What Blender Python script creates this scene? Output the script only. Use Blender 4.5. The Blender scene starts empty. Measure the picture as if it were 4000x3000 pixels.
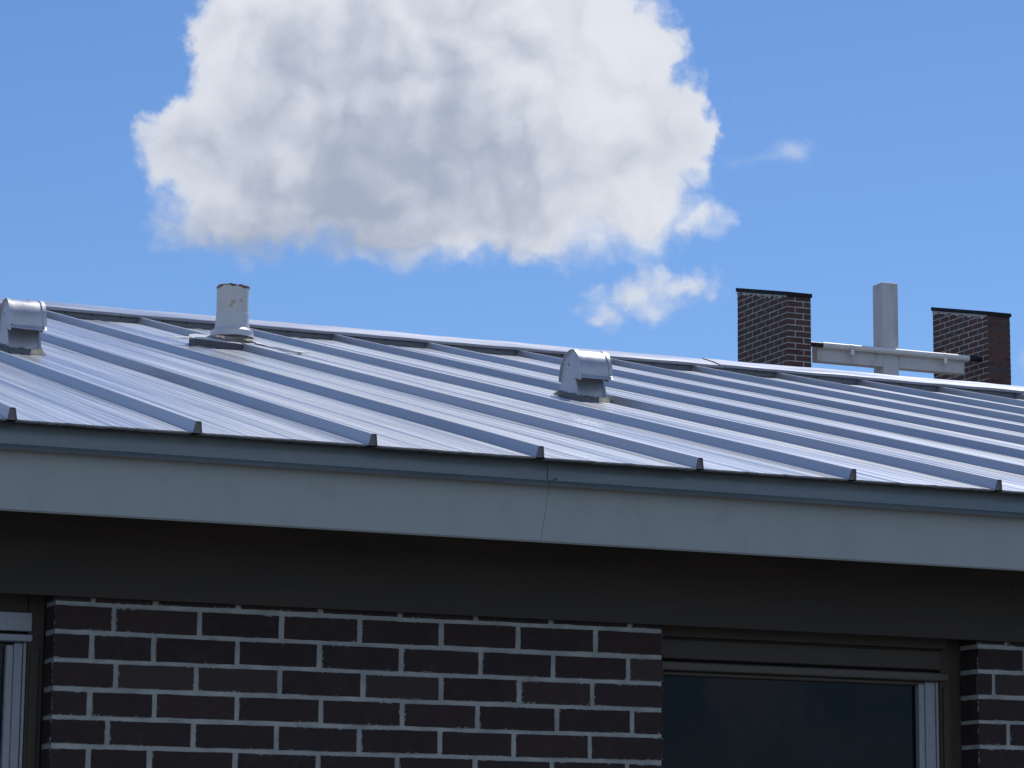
import bpy, bmesh, math, random
from mathutils import Vector, Matrix

rnd = random.Random(11)
R = math.radians
scene = bpy.context.scene
COL = scene.collection

# ------------------------------------------------------------------ camera
EAVE = 2.65                      # height of the eave line
cam_data = bpy.data.cameras.new('camera')
cam_data.sensor_fit = 'HORIZONTAL'
cam_data.sensor_width = 36.0
cam_data.lens = 11312.86 / 4000 * 36
cam_data.clip_start = 0.05
cam_data.clip_end = 3000
cam = bpy.data.objects.new('camera', cam_data)
COL.objects.link(cam)
yaw, pit, rol = 0.3968, 0.1759, 0.0083
fw = Vector((math.sin(yaw) * math.cos(pit), math.cos(yaw) * math.cos(pit), math.sin(pit)))
rt = Vector((math.cos(yaw), -math.sin(yaw), 0))
up = rt.cross(fw)
rt2 = rt * math.cos(rol) + up * math.sin(rol)
up2 = up * math.cos(rol) - rt * math.sin(rol)
m = Matrix((rt2, up2, -fw)).transposed().to_4x4()
m.translation = Vector((-1.4438, -6.3446, 1.6006))
cam.matrix_world = m
scene.camera = cam

# ------------------------------------------------------------------ sun
SUN_EL, SUN_AZ = R(56), R(48)    # azimuth clockwise from +Y
sd = bpy.data.lights.new('sun', 'SUN')
sd.energy = 3.3
sd.angle = R(0.53)
sd.color = (1.0, 0.95, 0.88)
sun = bpy.data.objects.new('sun', sd)
COL.objects.link(sun)
to_sun = Vector((math.sin(SUN_AZ) * math.cos(SUN_EL), math.cos(SUN_AZ) * math.cos(SUN_EL), math.sin(SUN_EL)))
sun.rotation_euler = to_sun.to_track_quat('Z', 'Y').to_euler()
sun.location = (10, 10, 30)

# ------------------------------------------------------------------ exposure
scene.view_settings.view_transform = 'Standard'
scene.view_settings.look = 'None'
scene.view_settings.gamma = 1.0
scene.view_settings.exposure = 0.0
scene.view_settings.use_curve_mapping = False
scene.render.engine = 'CYCLES'
scene.cycles.use_denoising = True
scene.cycles.max_bounces = 6
scene.cycles.diffuse_bounces = 3
scene.cycles.glossy_bounces = 3

# ------------------------------------------------------------------ world: clear sky with fair-weather cumulus
world = bpy.data.worlds.new('World')
scene.world = world
world.use_nodes = True
wt = world.node_tree
wt.nodes.clear()


class NT:
    """tiny helper to write node graphs"""
    def __init__(self, tree):
        self.t = tree

    def n(self, kind, **kw):
        nd = self.t.nodes.new(kind)
        for k, v in kw.items():
            setattr(nd, k, v)
        return nd

    def put(self, sock, v):
        if isinstance(v, bpy.types.NodeSocket):
            self.t.links.new(v, sock)
        elif v is not None:
            sock.default_value = v

    def math(self, op, a, b=None, c=None, clamp=False):
        nd = self.n('ShaderNodeMath', operation=op, use_clamp=clamp)
        for i, v in enumerate((a, b, c)):
            if v is not None:
                self.put(nd.inputs[i], v)
        return nd.outputs[0]

    def vec(self, op, a, b=None, out=0):
        nd = self.n('ShaderNodeVectorMath', operation=op)
        self.put(nd.inputs[0], a)
        if b is not None:
            self.put(nd.inputs[3] if op == 'SCALE' else nd.inputs[1], b)
        return nd.outputs['Value'] if op in ('LENGTH', 'DOT_PRODUCT') else nd.outputs[0]

    def noise(self, vec, scale, detail=6, rough=0.55, dist=0.0, color=False, dim='3D'):
        nd = self.n('ShaderNodeTexNoise', noise_dimensions=dim)
        nd.inputs['Scale'].default_value = scale
        nd.inputs['Detail'].default_value = detail
        nd.inputs['Roughness'].default_value = rough
        nd.inputs['Distortion'].default_value = dist
        if vec is not None:
            self.put(nd.inputs['Vector'], vec)
        return nd.outputs['Color'] if color else nd.outputs['Fac']

    def smooth(self, v, lo, hi, to0=0.0, to1=1.0):
        nd = self.n('ShaderNodeMapRange', interpolation_type='SMOOTHSTEP')
        self.put(nd.inputs['Value'], v)
        for k, x in (('From Min', lo), ('From Max', hi), ('To Min', to0), ('To Max', to1)):
            self.put(nd.inputs[k], x)
        return nd.outputs[0]

    def mix(self, f, a, b, blend='MIX'):
        nd = self.n('ShaderNodeMix', data_type='RGBA', blend_type=blend)
        self.put(nd.inputs[0], f)
        for s, v in ((nd.inputs[6], a), (nd.inputs[7], b)):
            if isinstance(v, (tuple, list)) and len(v) == 3:
                v = (*v, 1.0)
            self.put(s, v)
        return nd.outputs[2]

    def ramp(self, f, stops):
        nd = self.n('ShaderNodeValToRGB')
        el = nd.color_ramp.elements
        while len(el) < len(stops):
            el.new(0.5)
        for e, (p, c) in zip(el, stops):
            e.position = p
            e.color = (*c, 1.0) if len(c) == 3 else c
        self.put(nd.inputs[0], f)
        return nd.outputs[0]


W = NT(wt)
SKY = 0.10
sky = W.n('ShaderNodeTexSky', sky_type='NISHITA')
sky.sun_disc = False
sky.sun_elevation = SUN_EL
sky.sun_rotation = SUN_AZ
sky.altitude = 0
sky.air_density = 1.0
sky.dust_density = 0.2
sky.ozone_density = 3.0
tint = W.mix(1.0, sky.outputs[0], (0.62, 0.80, 1.06), 'MULTIPLY')

tc = W.n('ShaderNodeTexCoord')
dirv = W.vec('NORMALIZE', tc.outputs['Generated'])
sx = W.n('ShaderNodeSeparateXYZ')
wt.links.new(dirv, sx.inputs[0])
az = W.math('MULTIPLY', W.math('ARCTAN2', sx.outputs[0], sx.outputs[1]), 57.29578)
el = W.math('MULTIPLY', W.math('ARCSINE', sx.outputs[2]), 57.29578)
cx = W.n('ShaderNodeCombineXYZ')
wt.links.new(az, cx.inputs[0])
wt.links.new(el, cx.inputs[1])
ae = cx.outputs[0]
# large swirls and small curls bend the cloud outline
w1 = W.vec('SCALE', W.vec('SUBTRACT', W.noise(ae, 0.45, 2, 0.5, color=True, dim='2D'), (0.5, 0.5, 0.5)), 1.1)
w2 = W.vec('SCALE', W.vec('SUBTRACT', W.noise(ae, 1.7, 6, 0.62, color=True, dim='2D'), (0.5, 0.5, 0.5)), 0.50)
aew = W.vec('ADD', W.vec('ADD', ae, w1), w2)
# lobes of the cumulus: azimuth, elevation, half width, half height (degrees)
LOBES = [
    (20.8, 16.6, 4.3, 3.1), (23.3, 16.3, 2.6, 3.0), (25.2, 16.75, 0.95, 1.1), (25.9, 15.2, 1.2, 1.05), (25.2, 14.9, 1.5, 1.7),
    (19.0, 14.7, 3.0, 2.2), (22.7, 14.2, 3.3, 1.9), (16.5, 14.65, 1.35, 1.2), (17.6, 13.4, 2.0, 1.05),
    (20.8, 13.1, 2.6, 0.85), (25.0, 13.7, 1.25, 1.2), (26.3, 13.2, 0.9, 0.45), (25.35, 13.5, 1.4, 0.85), (17.3, 16.6, 1.45, 1.8),
    (23.5, 13.0, 1.9, 0.70), (15.9, 13.0, 0.6, 0.45), (16.9, 13.25, 1.5, 0.85), (21.2, 20.0, 4.2, 3.0), (23.6, 18.8, 1.9, 1.9),
]
SMALL = [(25.0, 11.75, 0.8, 0.42), (24.65, 11.45, 0.45, 0.33), (26.15, 11.95, 0.85, 0.36), (25.55, 12.1, 0.6, 0.34)]
WISP = [(27.9, 14.45, 0.55, 0.12), (28.65, 14.68, 0.42, 0.24), (33.0, 10.3, 0.3, 0.35)]


def field(lobes):
    out = None
    for (a, e, ra, re) in lobes:
        d = W.vec('SUBTRACT', aew, (a, e, 0))
        d = W.vec('MULTIPLY', d, (1 / ra, 1 / re, 0))
        s = W.math('MULTIPLY_ADD', W.vec('LENGTH', d), -min(ra, re), min(ra, re))
        if out is None:
            out = s
        else:
            out = W.math('SMOOTH_MAX', out, s, 0.25)
    return out


f_big, f_small, f_wisp = field(LOBES), field(SMALL), field(WISP)
n_edge = W.noise(ae, 1.15, 7, 0.6, dim='2D')


def puffs(v, octaves):
    """cauliflower heads: round bumps with creases between them"""
    out = None
    for sc, am in octaves:
        vo = W.n('ShaderNodeTexVoronoi', voronoi_dimensions='2D', feature='F1')
        vo.inputs['Scale'].default_value = sc
        W.put(vo.inputs['Vector'], v)
        p = W.math('MULTIPLY', W.math('SUBTRACT', 0.40, vo.outputs['Distance']), am * 2.0)
        out = p if out is None else W.math('ADD', out, p)
    return out


pf_large = puffs(aew, ((0.62, 0.62),))
pf_mid = puffs(aew, ((1.5, 0.30),))
pf_edge = W.math('ADD', pf_mid, puffs(aew, ((3.4, 0.13),)))
pf = W.math('ADD', pf_large, pf_edge)
n_soft = W.noise(ae, 0.30, 2, 0.5, dim='2D')
rag = W.math('MULTIPLY', W.math('SUBTRACT', n_edge, 0.5), 0.85)
s_big = W.math('ADD', W.math('ADD', f_big, W.math('MULTIPLY', rag, 0.62)), W.math('MULTIPLY_ADD', pf_large, 0.10, W.math('MULTIPLY', pf_edge, 0.55)))
s_small = W.math('ADD', W.math('ADD', f_small, W.math('MULTIPLY', rag, 0.5)), W.math('MULTIPLY', pf_edge, 0.5))
bottom = W.smooth(el, 12.5, 14.6, 1.0, 0.0)            # flat, hazy cloud base
soft_hi = W.math('ADD', W.math('MULTIPLY_ADD', n_soft, 0.6, 0.0), W.math('MULTIPLY', bottom, 0.45))
a_big = W.smooth(s_big, -0.10, soft_hi)
a_small = W.math('MULTIPLY', W.smooth(s_small, -0.12, 0.42), 0.90)
a_wisp = W.math('MULTIPLY', W.smooth(W.math('ADD', f_wisp, W.math('MULTIPLY', rag, 0.5)), -0.1, 0.4), 0.5)
# unseen cumulus added behind the camera, its coverage raised for fill light
n_far = W.noise(dirv, 8.0, 5, 0.58)
hidden = W.smooth(W.math('ABSOLUTE', W.math('SUBTRACT', az, 22.7)), 105.0, 140.0)
a_far = W.math('MULTIPLY', W.smooth(n_far, 0.47, 0.59), hidden)
a_far = W.math('MULTIPLY', a_far, W.smooth(el, 0.0, 6.0))
alpha = W.math('MAXIMUM', W.math('MAXIMUM', a_big, a_small), W.math('MAXIMUM', a_wisp, a_far))
# the thick middle and base are grey, thin and sunward parts white
n_bil = W.noise(W.vec('ADD', ae, W.vec('SCALE', w1, 1.2)), 0.40, 5, 0.5, dim='2D')
n_fine = W.noise(aew, 0.75, 5, 0.5, dim='2D')
lit = W.math('SUBTRACT', W.math('ADD', pf_large, pf_mid), puffs(W.vec('ADD', aew, (0.30, 0.40, 0)), ((0.62, 0.62), (1.5, 0.30))))               # billows turned to the sun


def patch(a, e, ra, re, lo, hi):
    d = W.vec('MULTIPLY', W.vec('SUBTRACT', aew, (a, e, 0)), (1 / ra, 1 / re, 0))
    return W.smooth(W.vec('LENGTH', d), hi, lo)


core = W.math('MAXIMUM', patch(20.3, 14.1, 6.8, 2.7, 0.12, 1.15), W.math('MULTIPLY', patch(17.6, 13.1, 2.6, 1.3, 0.2, 1.1), 0.9))
core2 = W.math('MULTIPLY', patch(20.6, 16.6, 3.6, 1.7, 0.1, 1.2), 0.6)
mass = W.math('MAXIMUM', core, core2)
bil = W.math('MULTIPLY_ADD', W.math('SUBTRACT', n_bil, 0.5), 2.4, W.math('MULTIPLY', W.math('SUBTRACT', n_fine, 0.5), 0.75))
grey = W.math('MULTIPLY_ADD', mass, 0.80, W.math('MULTIPLY', bil, 0.45))
grey = W.math('MULTIPLY_ADD', lit, -0.28, grey)
grey = W.math('MULTIPLY_ADD', pf, -0.30, grey)
grey = W.math('MULTIPLY_ADD', W.math('MULTIPLY', bottom, W.smooth(az, 18.0, 22.5, 0.45, 0.0)), 1.0, grey)
rim = W.math('MAXIMUM', W.smooth(s_big, 0.05, 1.0, 0.25, 1.0), W.math('MULTIPLY', bottom, 0.9))
grey = W.math('MULTIPLY', grey, rim)
grey = W.math('ADD', grey, W.smooth(az, 15.0, 26.0, 0.24, 0.12))
grey = W.smooth(grey, -0.10, 1.42)
white = (0.76 / SKY, 0.79 / SKY, 0.86 / SKY)
shade = (0.37, 0.425, 0.545)
shade = tuple(c / SKY for c in shade)
ccol = W.mix(grey, white, shade)
fin = W.mix(alpha, tint, ccol)
bg = W.n('ShaderNodeBackground')
bg.inputs['Strength'].default_value = SKY
wt.links.new(fin, bg.inputs['Color'])
wo = W.n('ShaderNodeOutputWorld')
wt.links.new(bg.outputs[0], wo.inputs[0])
world.cycles.sampling_method = 'MANUAL'
world.cycles.sample_map_resolution = 512

# ------------------------------------------------------------------ materials
MATS = {}


def material(name):
    mt = bpy.data.materials.new(name)
    mt.use_nodes = True
    t = mt.node_tree
    b = t.nodes['Principled BSDF']
    MATS[name] = mt
    return mt, NT(t), b


def bump(N, b, height, strength=0.3, dist=0.002):
    bp = N.n('ShaderNodeBump')
    bp.inputs['Strength'].default_value = strength
    bp.inputs['Distance'].default_value = dist
    N.put(bp.inputs['Height'], height)
    N.t.links.new(bp.outputs[0], b.inputs['Normal'])


def simple(name, col, rough=0.6, metal=0.0, var=0.25, scale=30.0, stretch=(1, 1, 1), bmp=0.0, spec=0.5, coord='Object'):
    mt, N, b = material(name)
    tcn = N.n('ShaderNodeTexCoord')
    v = N.vec('MULTIPLY', tcn.outputs[coord], stretch)
    f = N.noise(v, scale, 6, 0.6)
    lo = tuple(c * (1 - var) for c in col)
    hi = tuple(min(1, c * (1 + var)) for c in col)
    N.put(b.inputs['Base Color'], N.ramp(f, [(0.28, lo), (0.72, hi)]))
    N.put(b.inputs['Roughness'], N.smooth(f, 0.2, 0.8, rough * 0.85, min(1, rough * 1.15)))
    b.inputs['Metallic'].default_value = metal
    b.inputs['Specular IOR Level'].default_value = spec
    if bmp:
        bump(N, b, N.noise(v, scale * 5, 5, 0.6), bmp)
    return mt


def galvalume(name, base, metal, r0, r1, streak=(42, 0.55, 2), fine=(150, 1.4, 2), contrast=0.0):
    mt, N, b = material(name)
    tcn = N.n('ShaderNodeTexCoord')
    geo = N.n('ShaderNodeNewGeometry')
    pos = geo.outputs['Position']
    st = N.vec('MULTIPLY', pos, streak)
    f = N.noise(st, 1.0, 5, 0.62)
    st2 = N.vec('MULTIPLY', pos, fine)
    g = N.noise(st2, 1.0, 3, 0.6)
    dirt = N.noise(pos, 2.2, 6, 0.6)
    k = N.math('MULTIPLY_ADD', f, 0.7, N.math('MULTIPLY', g, 0.3))
    c = N.ramp(k, [(0.34, tuple(x * (0.80 - 0.12 * contrast) for x in base)), (0.52, base), (0.70, tuple(min(1, x * (1.12 + 0.12 * contrast)) for x in base))])
    c = N.mix(N.smooth(dirt, 0.55, 0.8, 0.0, 0.18), c, (0.36, 0.34, 0.32))
    N.put(b.inputs['Base Color'], c)
    N.put(b.inputs['Roughness'], N.smooth(k, 0.3, 0.7, r0, r1))
    b.inputs['Metallic'].default_value = metal
    bump(N, b, f, 0.018, 0.002)
    return mt


M_ROOF = galvalume('roof_metal', (0.55, 0.57, 0.61), 0.47, 0.20, 0.36, (46, 0.13, 2), (190, 0.3, 2), 0.9)
M_SEAM = galvalume('seam_metal', (0.53, 0.54, 0.57), 0.48, 0.27, 0.40, (30, 0.12, 1.0), (120, 0.25, 2))
M_SEAM_END = galvalume('seam_end_shaded', (0.26, 0.26, 0.28), 0.4, 0.35, 0.5, (9, 9, 9), (90, 90, 90))  # seam metal darkened: the shade on the eave ends is in the colour
M_CAP = galvalume('ridge_metal', (0.60, 0.61, 0.645), 0.45, 0.22, 0.36, (0.9, 8, 8), (3, 30, 30))
M_DRIP = galvalume('drip_metal', (0.205, 0.240, 0.245), 0.35, 0.28, 0.42, (1.5, 9, 9), (4, 40, 40))
M_VENT = galvalume('vent_metal', (0.52, 0.54, 0.57), 0.62, 0.32, 0.48, (9, 9, 9), (40, 40, 40))
M_CLOSURE = galvalume('closure_metal', (0.20, 0.21, 0.235), 0.5, 0.3, 0.5, (9, 9, 9), (40, 40, 40))  # base darkened to carry the shade under the ridge cap
M_SEAL = simple('sealant', (0.155, 0.155, 0.15), 0.75, 0, 0.35, 60, bmp=0.5)
M_DARKIN = simple('dark_inside', (0.02, 0.02, 0.022), 0.8, 0, 0.2, 20)  # near-black for screws, rivets and the painted window head shadow gaps
M_FRIEZE = simple('dark_trim_paint', (0.062, 0.049, 0.038), 0.7, 0, 0.28, 7, (0.4, 1, 3), bmp=0.15)
M_WOOD = simple('brown_window_paint', (0.070, 0.053, 0.038), 0.6, 0, 0.25, 30, (6, 6, 0.6), bmp=0.2)
M_RAIL = simple('brown_rail_paint', (0.125, 0.105, 0.082), 0.55, 0, 0.2, 14, (0.6, 4, 6), bmp=0.2)
M_ALU = simple('window_aluminium', (0.38, 0.40, 0.43), 0.5, 0.15, 0.16, 45, (3, 3, 0.8), bmp=0.2)
M_BLACK = simple('black_tube', (0.012, 0.012, 0.014), 0.45, 0, 0.2, 20)
M_COPING = simple('dark_coping_metal', (0.016, 0.014, 0.016), 0.7, 0.0, 0.3, 12, spec=0.3)
M_MORTAR = simple('mortar', (0.415, 0.43, 0.40), 0.9, 0, 0.28, 16, bmp=0.6)
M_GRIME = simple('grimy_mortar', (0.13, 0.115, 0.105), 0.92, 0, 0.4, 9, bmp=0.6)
M_MORTAR_D = simple('weathered_mortar', (0.46, 0.45, 0.425), 0.92, 0, 0.3, 9, bmp=0.6)


def brick_mat(name, stops, blotch, smear, size):
    mt, N, b = material(name)
    oi = N.n('ShaderNodeObjectInfo')
    geo = N.n('ShaderNodeNewGeometry')
    c = N.ramp(oi.outputs['Random'], stops)
    f = N.noise(geo.outputs['Position'], 26, 7, 0.65)
    c = N.mix(N.smooth(f, 0.45, 0.75, 0.0, 0.55), c, blotch)
    g = N.noise(geo.outputs['Position'], 240, 3, 0.7)
    c = N.mix(N.smooth(g, 0.66, 0.74, 0.0, 0.5), c, tuple(min(1, x * 2.6) for x in blotch))
    tcn = N.n('ShaderNodeTexCoord')
    gs = N.n('ShaderNodeSeparateXYZ')
    N.t.links.new(tcn.outputs['Generated'], gs.inputs[0])

    def edge(sock, ln):
        return N.math('MULTIPLY', N.math('MINIMUM', sock, N.math('SUBTRACT', 1.0, sock)), ln)
    ends = N.math('GREATER_THAN', gs.outputs[1], 0.06)      # the header ends keep their own colour
    ed = N.math('MINIMUM', N.math('ADD', edge(gs.outputs[0], size[0]), ends), edge(gs.outputs[2], size[1]))
    rn = N.noise(geo.outputs['Position'], 95, 5, 0.7)
    rn2 = N.noise(geo.outputs['Position'], 13, 2, 0.5)
    reach = N.math('MULTIPLY', N.smooth(rn, 0.42, 0.75), N.smooth(rn2, 0.35, 0.7, 0.0015, 0.0065))
    on = N.smooth(N.math('SUBTRACT', reach, ed), -0.0004, 0.0006)
    c = N.mix(on, c, smear)
    N.put(b.inputs['Base Color'], c)
    b.inputs['Roughness'].default_value = 0.82
    bump(N, b, N.noise(geo.outputs['Position'], 150, 6, 0.7), 0.45, 0.0015)
    return mt


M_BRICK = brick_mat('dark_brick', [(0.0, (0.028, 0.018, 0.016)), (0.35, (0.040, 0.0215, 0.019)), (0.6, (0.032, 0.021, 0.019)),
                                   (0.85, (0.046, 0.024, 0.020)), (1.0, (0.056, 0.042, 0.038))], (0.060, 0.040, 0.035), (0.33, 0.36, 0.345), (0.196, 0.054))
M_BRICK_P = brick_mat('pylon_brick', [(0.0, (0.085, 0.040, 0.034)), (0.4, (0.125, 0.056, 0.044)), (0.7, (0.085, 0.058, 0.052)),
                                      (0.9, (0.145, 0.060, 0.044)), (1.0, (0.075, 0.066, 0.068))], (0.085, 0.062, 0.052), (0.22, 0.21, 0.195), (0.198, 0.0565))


def stained(name, base, stain, lo=0.5, hi=0.75, rough=0.6, sc=(5, 5, 1.2), amt=0.7, ):
    mt, N, b = material(name)
    geo = N.n('ShaderNodeNewGeometry')
    f = N.noise(N.vec('MULTIPLY', geo.outputs['Position'], sc), 1.0, 7, 0.65)
    g = N.noise(geo.outputs['Position'], 14, 5, 0.6)
    c = N.mix(N.smooth(f, lo, hi, 0.0, amt), base, stain)
    c = N.mix(N.smooth(g, 0.5, 0.8, 0.0, 0.25), c, tuple(x * 0.6 for x in base))
    N.put(b.inputs['Base Color'], c)
    b.inputs['Roughness'].default_value = rough
    bump(N, b, g, 0.1, 0.003)
    return mt


M_FASCIA = stained('fascia_paint', (0.425, 0.462, 0.448), (0.34, 0.365, 0.345), 0.48, 0.80, 0.6, (9, 2, 0.9), 0.45)
M_CROSS = stained('weathered_white_paint', (0.66, 0.66, 0.67), (0.34, 0.34, 0.28), 0.50, 0.74)
M_TUBE = stained('white_tube_plastic', (0.82, 0.81, 0.80), (0.36, 0.37, 0.28), 0.52, 0.72, 0.4, (3, 6, 6))
M_PIPE = stained('weathered_vent_pipe', (0.60, 0.60, 0.58), (0.44, 0.38, 0.29), 0.56, 0.72, 0.65, (26, 26, 22), 0.6)
N = NT(M_PIPE.node_tree)
b = M_PIPE.node_tree.nodes['Principled BSDF']
tcn = N.n('ShaderNodeTexCoord')
wob = N.vec('SCALE', N.vec('SUBTRACT', N.noise(tcn.outputs['Object'], 55, 5, 0.6, color=True), (0.5, 0.5, 0.5)), 0.022)
pos = N.vec('ADD', tcn.outputs['Object'], wob)
spot = None
for (sx_, sy_, sz_, rad) in ((-0.017, -0.057, 0.166, 0.009), (0.0156, -0.058, 0.171, 0.007), (-0.024, -0.055, 0.150, 0.008)):
    d = N.math('DIVIDE', N.vec('LENGTH', N.vec('SUBTRACT', pos, (sx_, sy_, sz_))), rad)
    d = N.smooth(d, 1.35, 0.5, 0.0, 0.6)
    spot = d if spot is None else N.math('MAXIMUM', spot, d)
old = b.inputs['Base Color'].links[0].from_socket
N.put(b.inputs['Base Color'], N.mix(spot, old, (0.40, 0.24, 0.09)))
M_COLLAR = stained('lead_collar', (0.60, 0.61, 0.63), (0.42, 0.42, 0.41), 0.55, 0.75, 0.45, (20, 20, 12), 0.5)
M_SKIRT = galvalume('shaded_flashing', (0.10, 0.105, 0.12), 0.4, 0.4, 0.6, (9, 9, 9), (90, 90, 90))  # flashing skirts darkened: shadow under the plate put into the colour
M_RUST = simple('rust_edge', (0.17, 0.10, 0.065), 0.85, 0, 0.4, 60, bmp=0.5)

mt, N, b = material('window_glass')
b.inputs['Base Color'].default_value = (0.003, 0.006, 0.013, 1)
b.inputs['Roughness'].default_value = 0.04
b.inputs['IOR'].default_value = 1.45
b.inputs['Specular IOR Level'].default_value = 0.24
geo = N.n('ShaderNodeNewGeometry')
bump(N, b, N.noise(geo.outputs['Position'], 2.2, 3, 0.5), 0.15, 0.02)
M_GLASS = mt

mt, N, b = material('worn_paving')
geo = N.n('ShaderNodeNewGeometry')
f = N.noise(geo.outputs['Position'], 0.35, 8, 0.65)
g = N.noise(geo.outputs['Position'], 40, 5, 0.7)
c = N.ramp(f, [(0.3, (0.105, 0.104, 0.102)), (0.6, (0.135, 0.132, 0.127)), (0.8, (0.16, 0.155, 0.145))])
N.put(b.inputs['Base Color'], N.mix(N.smooth(g, 0.35, 0.7, 0.0, 0.4), c, (0.085, 0.084, 0.082)))
b.inputs['Roughness'].default_value = 0.9
bump(N, b, g, 0.6, 0.01)
M_PAVING = mt

mt, N, b = material('brickwork_pattern')      # only for wall stretches too far out of the picture to tell bricks apart
geo = N.n('ShaderNodeNewGeometry')
bt = N.n('ShaderNodeTexBrick')
sep = N.n('ShaderNodeSeparateXYZ')
N.t.links.new(geo.outputs['Position'], sep.inputs[0])
cmb = N.n('ShaderNodeCombineXYZ')
N.put(cmb.inputs[0], N.math('ADD', sep.outputs[0], sep.outputs[1]))
N.put(cmb.inputs[1], sep.outputs[2])
N.put(bt.inputs['Vector'], cmb.outputs[0])
bt.inputs['Scale'].default_value = 1.0
bt.inputs['Brick Width'].default_value = 0.21
bt.inputs['Row Height'].default_value = 0.0677
bt.inputs['Mortar Size'].default_value = 0.0065
bt.inputs['Color1'].default_value = (0.045, 0.030, 0.031, 1)
bt.inputs['Color2'].default_value = (0.055, 0.036, 0.035, 1)
bt.inputs['Mortar'].default_value = (0.38, 0.37, 0.35, 1)
N.put(b.inputs['Base Color'], bt.outputs['Color'])
b.inputs['Roughness'].default_value = 0.85
M_BRICKWORK = mt


# ------------------------------------------------------------------ mesh helpers
def link(o, parent=None):
    COL.objects.link(o)
    if parent is not None:
        o.parent = parent
    return o


def obj(name, bm, mat, parent=None, smooth=None):
    me = bpy.data.meshes.new(name)
    bm.normal_update()
    bm.to_mesh(me)
    bm.free()
    if smooth is not None:
        for p in me.polygons:
            p.use_smooth = True
        try:
            me.set_sharp_from_angle(angle=R(smooth))
        except Exception:
            pass
    for mm in (mat if isinstance(mat, (list, tuple)) else [mat]):
        me.materials.append(mm)
    return link(bpy.data.objects.new(name, me), parent)


def copy_mesh(name, me, loc, parent, rot=None, scale=None):
    o = bpy.data.objects.new(name, me)
    o.location = loc
    if rot:
        o.rotation_euler = rot
    if scale:
        o.scale = scale
    return link(o, parent)


def thing(name, label, cat, loc=(0, 0, 0), group=None):
    o = bpy.data.objects.new(name, None)
    o.empty_display_size = 0.1
    o.location = loc
    o['label'] = label
    o['category'] = cat
    if group:
        o['group'] = group
    return link(o)


def box(bm, x0, x1, y0, y1, z0, z1, bev=0.0):
    vs = [bm.verts.new((x, y, z)) for x in (x0, x1) for y in (y0, y1) for z in (z0, z1)]
    idx = [(0, 1, 3, 2), (4, 6, 7, 5), (0, 4, 5, 1), (2, 3, 7, 6), (0, 2, 6, 4), (1, 5, 7, 3)]
    fs = [bm.faces.new([vs[i] for i in q]) for q in idx]
    if bev:
        es = list({e for f in fs for e in f.edges})
        bmesh.ops.bevel(bm, geom=es, offset=bev, segments=1, affect='EDGES', profile=0.5)
    return fs


def B(name, x0, x1, y0, y1, z0, z1, mat, parent, bev=0.002):
    bm = bmesh.new()
    box(bm, x0, x1, y0, y1, z0, z1, bev)
    return obj(name, bm, mat, parent)


def prism(bm, pts, axis, a0, a1):
    """extrude a polygon: pts are (u, v); axis 'x': u=y v=z; axis 'y': u=x v=z; axis 'z': u=x v=y"""
    def P(u, v, a):
        return {'x': (a, u, v), 'y': (u, a, v), 'z': (u, v, a)}[axis]
    A = [bm.verts.new(P(u, v, a0)) for u, v in pts]
    Bv = [bm.verts.new(P(u, v, a1)) for u, v in pts]
    n = len(pts)
    bm.faces.new(A)
    bm.faces.new(Bv[::-1])
    for i in range(n):
        bm.faces.new((A[i], Bv[i], Bv[(i + 1) % n], A[(i + 1) % n]))
    bmesh.ops.recalc_face_normals(bm, faces=bm.faces[:])


def lathe(bm, prof, seg=40, jag=None, closed_top=False):
    rings = []
    for i, (r, z) in enumerate(prof):
        ring = []
        for s in range(seg):
            a = 2 * math.pi * s / seg
            dz = dr = 0
            if jag and i in jag:
                dz = jag[i] * (math.sin(a * 3 + 1 + i) * 0.4 + math.sin(a * 7 + 2 * i) * 0.35 + rnd.uniform(-0.5, 0.5))
                dr = jag[i] * 0.25 * rnd.uniform(-1, 1)
            ring.append(bm.verts.new(((r + dr) * math.cos(a), (r + dr) * math.sin(a), z + dz)))
        rings.append(ring)
    for a, bb in zip(rings, rings[1:]):
        for s in range(seg):
            bm.faces.new((a[s], a[(s + 1) % seg], bb[(s + 1) % seg], bb[s]))
    if closed_top:
        bm.faces.new(rings[-1])
    return rings


# ------------------------------------------------------------------ ground
bm = bmesh.new()
vs = [bm.verts.new(p) for p in ((-900, -900, 0), (900, -900, 0), (900, 900, 0), (-900, 900, 0))]
bm.faces.new(vs)
g = obj('ground', bm, M_PAVING)
g['kind'] = 'structure'
g['label'] = 'flat worn paving around the brick building'

# ------------------------------------------------------------------ the building
SL = math.atan(0.25)
CS, SN = math.cos(SL), math.sin(SL)
PITCH = 0.43                      # panel width
K0, K1 = -6, 18
X0, X1 = K0 * PITCH, K1 * PITCH
YC = 5.215                        # where the ridge cap starts
YR = 5.385                        # ridge line
house = thing('brick_building', 'low dark brick building with silver standing seam metal roof', 'building', (2.5, 0.43, 0))
house_inv = Matrix.Translation((-2.5, -0.43, 0))


def hp(o):
    """hang a part, modelled in world coordinates, on the building"""
    o.parent = house
    o.matrix_parent_inverse = house_inv
    return o


def roof_pt(x, s, n=0.0):
    """x along the eave, s up the slope, n off the roof plane"""
    return (x, s * CS - n * SN, EAVE + s * SN + n * CS)


# roof deck (carries every panel, seam and flashing of the roof)
bm = bmesh.new()
yb = 2 * YR
prism(bm, [(0.05, EAVE - 0.02), (YR, EAVE + YR * 0.25 - 0.035), (yb - 0.05, EAVE - 0.02), (yb - 0.05, EAVE - 0.06), (YR, EAVE + YR * 0.25 - 0.08), (0.05, EAVE - 0.06)], 'x', X0 + 0.02, X1 - 0.02)
roof = hp(obj('roof', bm, M_FRIEZE))
roof['label'] = 'silver standing seam metal roof with low slope'

S_TOP = (YR - 0.03) / CS


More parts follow.
